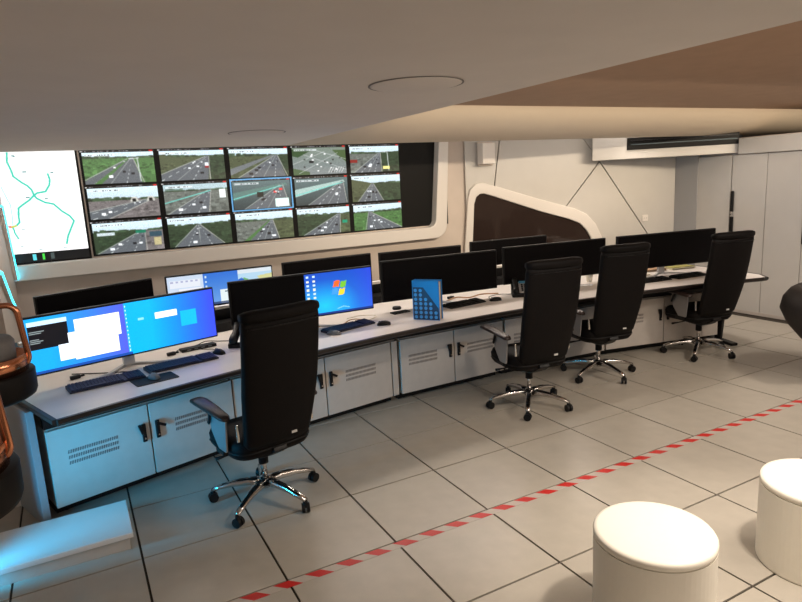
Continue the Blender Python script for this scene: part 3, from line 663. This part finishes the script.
cable([(.12, .57, .755), (.10, .66, .75), (.04, .71, .75), (.02, .735, .755)], 'thin cable from the mouse beside the desk phone', .0025)
cable([(.85, .72, .75), (1.0, .82, .75), (1.15, .74, .75), (1.3, .84, .76), (1.42, .78, .75)], 'tan cable curling below the blue desktop screen', .004, mTan)
cable([(1.42, .75, .75), (1.55, .88, .75), (1.44, .98, .75), (1.3, .94, .75)], 'pale cable loop right of the navy keyboard', .0035, mPaper)
cable([(2.35, 1.0, .75), (2.5, 1.05, .76), (2.62, 1.0, .75), (2.8, 1.06, .75), (2.95, .98, .75)], 'tan cable bundle on the desk right of the blue folder', .007, mTan)
cable([(2.72, .80, .75), (2.78, .9, .75), (2.92, .93, .75), (3.02, .86, .75)], 'thin cable between the mouse and the far desk phone', .003)
for (x, y), lab in [(((-.18, .70)), 'black power lump under the leftmost monitor'), (((-.80, .50)), 'black cable plug at the far left of the desk'), ((.93, .80), 'black cable plug below the blue desktop screen'), ((2.46, 1.10), 'small black plug right of the blue folder')]:
    pl = thing('cable_plug', lab, 'plug', (x, y, .745), .3); obj('plug_body', Box((0, 0, .012), (.06, .03, .024)), mBlack, pl, bevel=.005); obj('strain_relief', Cyl((.04, 0, .012), .007, .03, axis='X', n=10), mBlack, pl)
# blue box file
fx = thing('box_file', 'blue box file with a dark dotted corner pattern standing on the desk', 'file', (1.81, .45, .745), math.radians(-52))
FW, FD, FH = .235, .075, .33
obj('cover', Box((0, -.0, FH / 2), (FW, .004, FH)), mFolder, fx); obj('cover', Box((0, FD, FH / 2), (FW, .004, FH)), mFolder, fx)
obj('spine', Box((-FW / 2, FD / 2, FH / 2), (.004, FD, FH)), mFolder, fx)
for k in range(6): obj('page_block', Box((.0, .008 + (k + .5) * (FD - .012) / 6, FH / 2 - .004), (FW - .006 - .004 * (k % 2), (FD - .02) / 6, FH - .012 - .006 * (k % 3))), [mTan, mPaper, mPaper, mTan, mGrey, mFolder][k], fx)
obj('corner_pattern', prism([(-FW / 2 + .006, .004), (FW / 2 - .006, .004), (FW / 2 - .006, .10), (-.02, .275), (-FW / 2 + .006, .275)], -.0035, -.0022), mFolderD, fx)
bm = bmesh.new()
for i in range(5):
    for j in range(7):
        x, z = -FW / 2 + .028 + i * .044, .026 + j * .037
        if z + .018 < .275 - max(0, (x + .018 + .02)) / (FW / 2 + .014) * .175: cyl(bm, (x, -.0042, z), .0145, .0012, axis='Y', n=14)
obj('dot_pattern', bm, mDot, fx)['kind'] = 'stuff'
# papers and a cup on the right part of the desk
def papers(name, lab, loc, rz, s, m, n=4):
    t_ = thing(name, lab, 'papers', (*loc, .745), rz)
    for k in range(n): obj('sheet', Box((random.uniform(-.01, .01), random.uniform(-.01, .01), .003 + k * .006), (s[0], s[1], .0055), rz=random.uniform(-.06, .06)), m if k % 2 else mPaper, t_)
papers('paper_stack', 'tan papers lying under the rightmost front monitor', (4.95, .93), -.2, (.5, .14), mTan)
papers('paper_stack', 'yellow papers at the right end of the desk beside the far chair', (5.38, .80), -.25, (.30, .14), mYellow)
papers('paper_stack', 'white papers on the desk between the third and far chairs', (4.62, .80), -.15, (.36, .18), mPaper, 3)
cu = thing('paper_cup', 'small cream cup on the desk between the second and third chairs', 'cup', (4.05, .86, .745))
obj('cup_body', lathe([(0, 0), (.028, 0), (.038, .09), (.035, .09), (.026, .006), (0, .006)]), mPaper, cu, smooth=True); obj('cup_rim', lathe([(.037, .088), (.041, .09), (.037, .094), (.034, .09), (.037, .088)], 24), mTan, cu, smooth=True)

# ------------------------------------------------------------------ office chairs
def make_chair(label):
    t_ = thing('office_chair', label, 'chair', (0, 0, 0), 0, 'black office chairs at the long desk')
    obj('hub', lathe([(0, .085), (.035, .085), (.042, .10), (.042, .135), (.03, .15), (0, .15)], 24), mChrome, t_, smooth=True)
    obj('gas_lift', lathe([(0, .14), (.017, .14), (.017, .30), (0, .30)], 16), mChrome, t_, smooth=True)
    obj('gas_sleeve', lathe([(0, .27), (.030, .24), (.030, .31), (.05, .335), (0, .335)], 20), mBlack, t_, smooth=True)
    for k in range(5):
        a = PI / 2 - .37 + k * 2 * PI / 5; d = Vector((math.cos(a), math.sin(a), 0)); n_ = Vector((-d.y, d.x, 0)); sec = []
        for r_, z, w_, h in ((.02, .118, .030, .026), (.10, .122, .026, .022), (.20, .112, .022, .018), (.29, .092, .019, .014), (.335, .078, .016, .010)):
            sec.append([d * r_ + n_ * (x * w_) + Vector((0, 0, z + y * h)) for x, y in sup(1, 1, 3, 12)])
        lg = obj('leg', loft(sec), mChrome, t_, smooth=True)
        top = [[d * r_ + n_ * (x * w_) + Vector((0, 0, z)) for x in (-1, 1)] for r_, z, w_ in ((.05, .1475, .012), (.16, .1375, .010), (.27, .112, .008))]
        bm = bmesh.new(); q = [[bm.verts.new(p + Vector((0, 0, dz))) for p in s] for s in top for dz in (0,)]
        for a_, b_ in zip(q, q[1:]): bm.faces.new((a_[0], a_[1], b_[1], b_[0]))
        obj('leg_reflection', bm, mBlack, lg)  # black strip imitating the dark reflection along the chrome leg
        cpos = d * .33; bm = bmesh.new(); rot = a + 1.0 + k
        for s in (-1, 1):
            m_ = Matrix.Translation(cpos + Vector((0, 0, .029))) @ Matrix.Rotation(rot, 4, 'Z') @ Matrix.Translation((s * .014, 0, 0)) @ Matrix.Rotation(PI / 2, 4, 'Y')
            bmesh.ops.create_cone(bm, segments=18, radius1=.029, radius2=.029, depth=.018, cap_ends=True, matrix=m_)
        bmesh.ops.create_cone(bm, segments=12, radius1=.02, radius2=.014, depth=.034, cap_ends=True, matrix=Matrix.Translation(cpos + Vector((0, 0, .052))))
        obj('castor', bm, mBlack, lg)
    obj('seat_mechanism', loft([[(x, y + .0, z) for x, y in sup(w_, l_, 5, 16)] for z, w_, l_ in ((.315, .07, .10), (.34, .10, .15), (.37, .12, .17))]), mBlack, t_, smooth=True)
    obj('lever', tube([(-.08, .05, .345), (-.20, .06, .335), (-.27, .07, .33)], [.006, .006, .012], 8), mBlack, t_, smooth=True)
    sec = []
    for z, a_, b_ in ((.365, .20, .19), (.375, .235, .225), (.405, .252, .246), (.46, .256, .25), (.495, .24, .235), (.505, .19, .19)):
        sec.append([(x, y + .02, z + (-.03 * max(0, y / .24) ** 3 if y > 0 else .0)) for x, y in sup(a_, b_, 4.5, 32)])
    st = obj('seat', loft(sec), mLeather, t_, smooth=True)
    obj('seat_piping', tube([(x, y + .02, .420 + (-.03 * max(0, y / .24) ** 3 if y > 0 else .0)) for x, y in sup(.254, .247, 4.5, 32)], .005, 6, closed=True), mBlack, st, smooth=True)
    # tall backrest: rings climb from the seat to the headrest
    sec = []
    def yb(z): return -.215 - .19 * ((z - .42) / .78) - .025 * math.sin((z - .42) / .78 * PI)
    for k in range(23):
        u = k / 22; z = .44 + .775 * u
        wd = .200 + .030 * min(1, u * 2.2) ** .7 + .004 * u; th = .038 - .006 * u
        if k == 0: wd *= .9; th *= .6
        if k == 22: wd *= .985; th *= .8
        sec.append([(x, yb(z) + y - .03 * (x / .25) ** 2 * -1, z) for x, y in sup(wd, th, 5, 28)])
    bk = obj('backrest', loft(sec), mLeather, t_, smooth=True)
    sec = []
    for x in np.linspace(-1, 1, 15):
        e = (1 - abs(x) ** 8 * .35)
        sec.append([(x * .233, yb(1.225) + .0 + y * e + .03 * x ** 2, 1.235 + zz * e) for y, zz in sup(.044, .036, 2.6, 18)])
    obj('headrest_roll', loft(sec), mLeather, bk, smooth=True)
    obj('seam', tube([(x, yb(1.175) - .034 + .03 * (x / .25) ** 2, 1.175) for x in np.linspace(-.215, .215, 14)], .0035, 6), mBlackS, bk, smooth=True)
    obj('maker_tag', Box((.075, yb(.50) - .040, .50), (.034, .004, .014)), mTagW, bk)
    obj('back_bracket', Box((0, -.17, .37), (.09, .16, .03), rx=-.5), mBlack, t_, bevel=.006)
    for s in (-1, 1):
        ar = obj('armrest', loft([[(s * .285 + x * w_, y, .665 + zz * h + dz) for x, zz in sup(1, 1, 3, 16)] for y, w_, h, dz in ((-.19, .020, .010, -.014), (-.16, .032, .016, -.010), (0, .040, .018, .0), (.16, .045, .018, .006), (.225, .040, .015, .002), (.245, .022, .008, -.004))]), mArm, t_, smooth=True)
        obj('arm_support', prism(round_poly([(-.12, .43), (-.02, .43), (.06, .52), (.08, .645), (-.15, .645)], .012), s * .272 - .006, s * .272 + .006, axis='X'), mat('arm_metal', (.36, .36, .37), .35, metal=.7), t_, bevel=.002)
        obj('arm_clamp', Box((s * .255, -.03, .415), (.05, .10, .03)), mBlack, t_, bevel=.005)
        obj('arm_lever', Box((s * .287, .05, .60), (.012, .022, .09), rx=.45), mBlack, t_, bevel=.004)
        obj('chrome_bar', Box((s * .238, -.21, .56), (.016, .014, .10)), mChrome, t_, bevel=.003)
    index_tree(t_); return t_
ch = make_chair('nearest black office chair with tall back, left of the other three')
ch.location = (.15, -.34, 0); ch.rotation_euler = (0, 0, math.radians(12))
c2 = dup(ch, (2.47, -.05, 0), math.radians(-9), 'second black office chair from the left, right of the blue folder')
c3 = dup(ch, (3.51, .20, 0), math.radians(-12), 'third black office chair, in the middle of the right hand group')
c4 = dup(ch, (4.80, .10, 0), math.radians(-11), 'rightmost black office chair near the white closets')

for c_, dg in ((c2, 24), (c3, -7), (c4, 9)):
    for o in kids(c_):
        if o.name.split('.')[0] == 'leg': o.rotation_euler.z = math.radians(dg)
# ------------------------------------------------------------------ foreground furniture
for (x, y), lab in [((1.245, -2.31), 'white round stool at the lower edge, left of the other white stool'), ((2.20, -2.44), 'white round stool at the lower right corner')]:
    t_ = thing('drum_stool', lab, 'stool', (x, y, 0), 0, 'white drum stools in the foreground')
    obj('drum', lathe([(0, 0), (.235, 0), (.24, .01), (.24, .385), (0, .385)], 64), mStool, t_, smooth=False)
    obj('seat_pad', lathe([(0, .387), (.236, .387), (.2405, .392), (.241, .408), (.235, .418), (.22, .421), (0, .422)], 64), mStool, t_, smooth=True)
pt = thing('low_platform', 'low white platform on the floor in front of the desk end panel', 'platform', (0, 0, 0))
obj('platform_top', Box((-.985, -.27, .085), (.72, .42, .03)), mFrame, pt, bevel=.004)
obj('platform_base', Box((-.985, -.27, .035), (.68, .38, .07)), mCab, pt)
def copper_lamp(loc, rz, lab):
    t_ = thing('pendant_lamp', lab, 'lamp', (*loc, 0), rz, 'hanging lamps with copper tube frames')
    obj('drum_shade', lathe([(0, -.0), (.18, 0), (.200, .012), (.207, .03), (.209, .115), (.205, .122), (0, .122)], 48, c=(0, 0, 1.03)), mat('black_shade', (.006, .005, .005), .5, spec=.2), t_, smooth=True)
    obj('copper_ring', lathe([(0, 0), (.186, 0), (.192, .075), (.184, .077), (.172, .008), (0, .008)], 48, c=(0, 0, 1.15)), mCopper, t_, smooth=True)
    obj('grey_cap', lathe([(0, 0), (.12, 0), (.145, .01), (.147, .10), (.135, .118), (0, .12)], 40, c=(0, 0, 1.185)), mCushion, t_, smooth=True)
    pth = round_poly([(-.195, 1.165), (.195, 1.165), (.174, 1.445), (-.174, 1.445)], .045, 8)
    obj('copper_frame', tube([(x, -.02, z) for x, z in pth], .013, 12, closed=True), mCopper, t_, smooth=True)
    obj('hanging_cable', Cyl((0, -.02, (1.445 + ZC) / 2), .004, ZC - 1.44, n=10), mBlack, t_)
    obj('ceiling_rose', lathe([(0, ZC - .03), (.04, ZC - .03), (.055, ZC - .001), (0, ZC - .001)], 24), mCopper, t_, smooth=True)
copper_lamp((-1.135, -.72), .0, 'upper of the two black and copper lamps at the left photo edge')
copper_lamp((-1.135, -1.88), .0, 'lower, nearer of the two black and copper lamps at the left photo edge')
# dark tub chair at the right edge
tc_ = thing('tub_chair', 'dark rounded tub chair back cut off by the right edge of the photo', 'chair', (4.93, -1.14, 0), -.4)
def shell(r, k): return [(r * 1.0 * math.cos(t), r * math.sin(t)) for t in np.linspace(-PI * .15, PI * 1.15, 26)]
sec = []
for z, rr in ((.30, .20), (.38, .29), (.50, .39), (.63, .45), (.73, .43), (.80, .38), (.825, .34)):
    o_ = [(rr * math.cos(t), rr * math.sin(t), z - .0) for t in np.linspace(-.4, PI + .4, 26)]; i_ = [((rr - .05) * math.cos(t), (rr - .05) * math.sin(t), z) for t in np.linspace(PI + .4, -.4, 26)]
    sec.append(o_ + i_)
obj('shell_back', loft(sec), mTub, tc_, smooth=True)
obj('seat', lathe([(0, .34), (.22, .34), (.27, .37), (.31, .43), (.29, .45), (0, .46)], 40), mTub, tc_, smooth=True)
obj('pedestal', Cyl((0, 0, .18), .025, .34, n=20), mChrome, tc_, smooth=True)
obj('base', lathe([(0, 0), (.17, 0), (.17, .008), (.03, .022), (0, .022)], 40), mChrome, tc_, smooth=True)
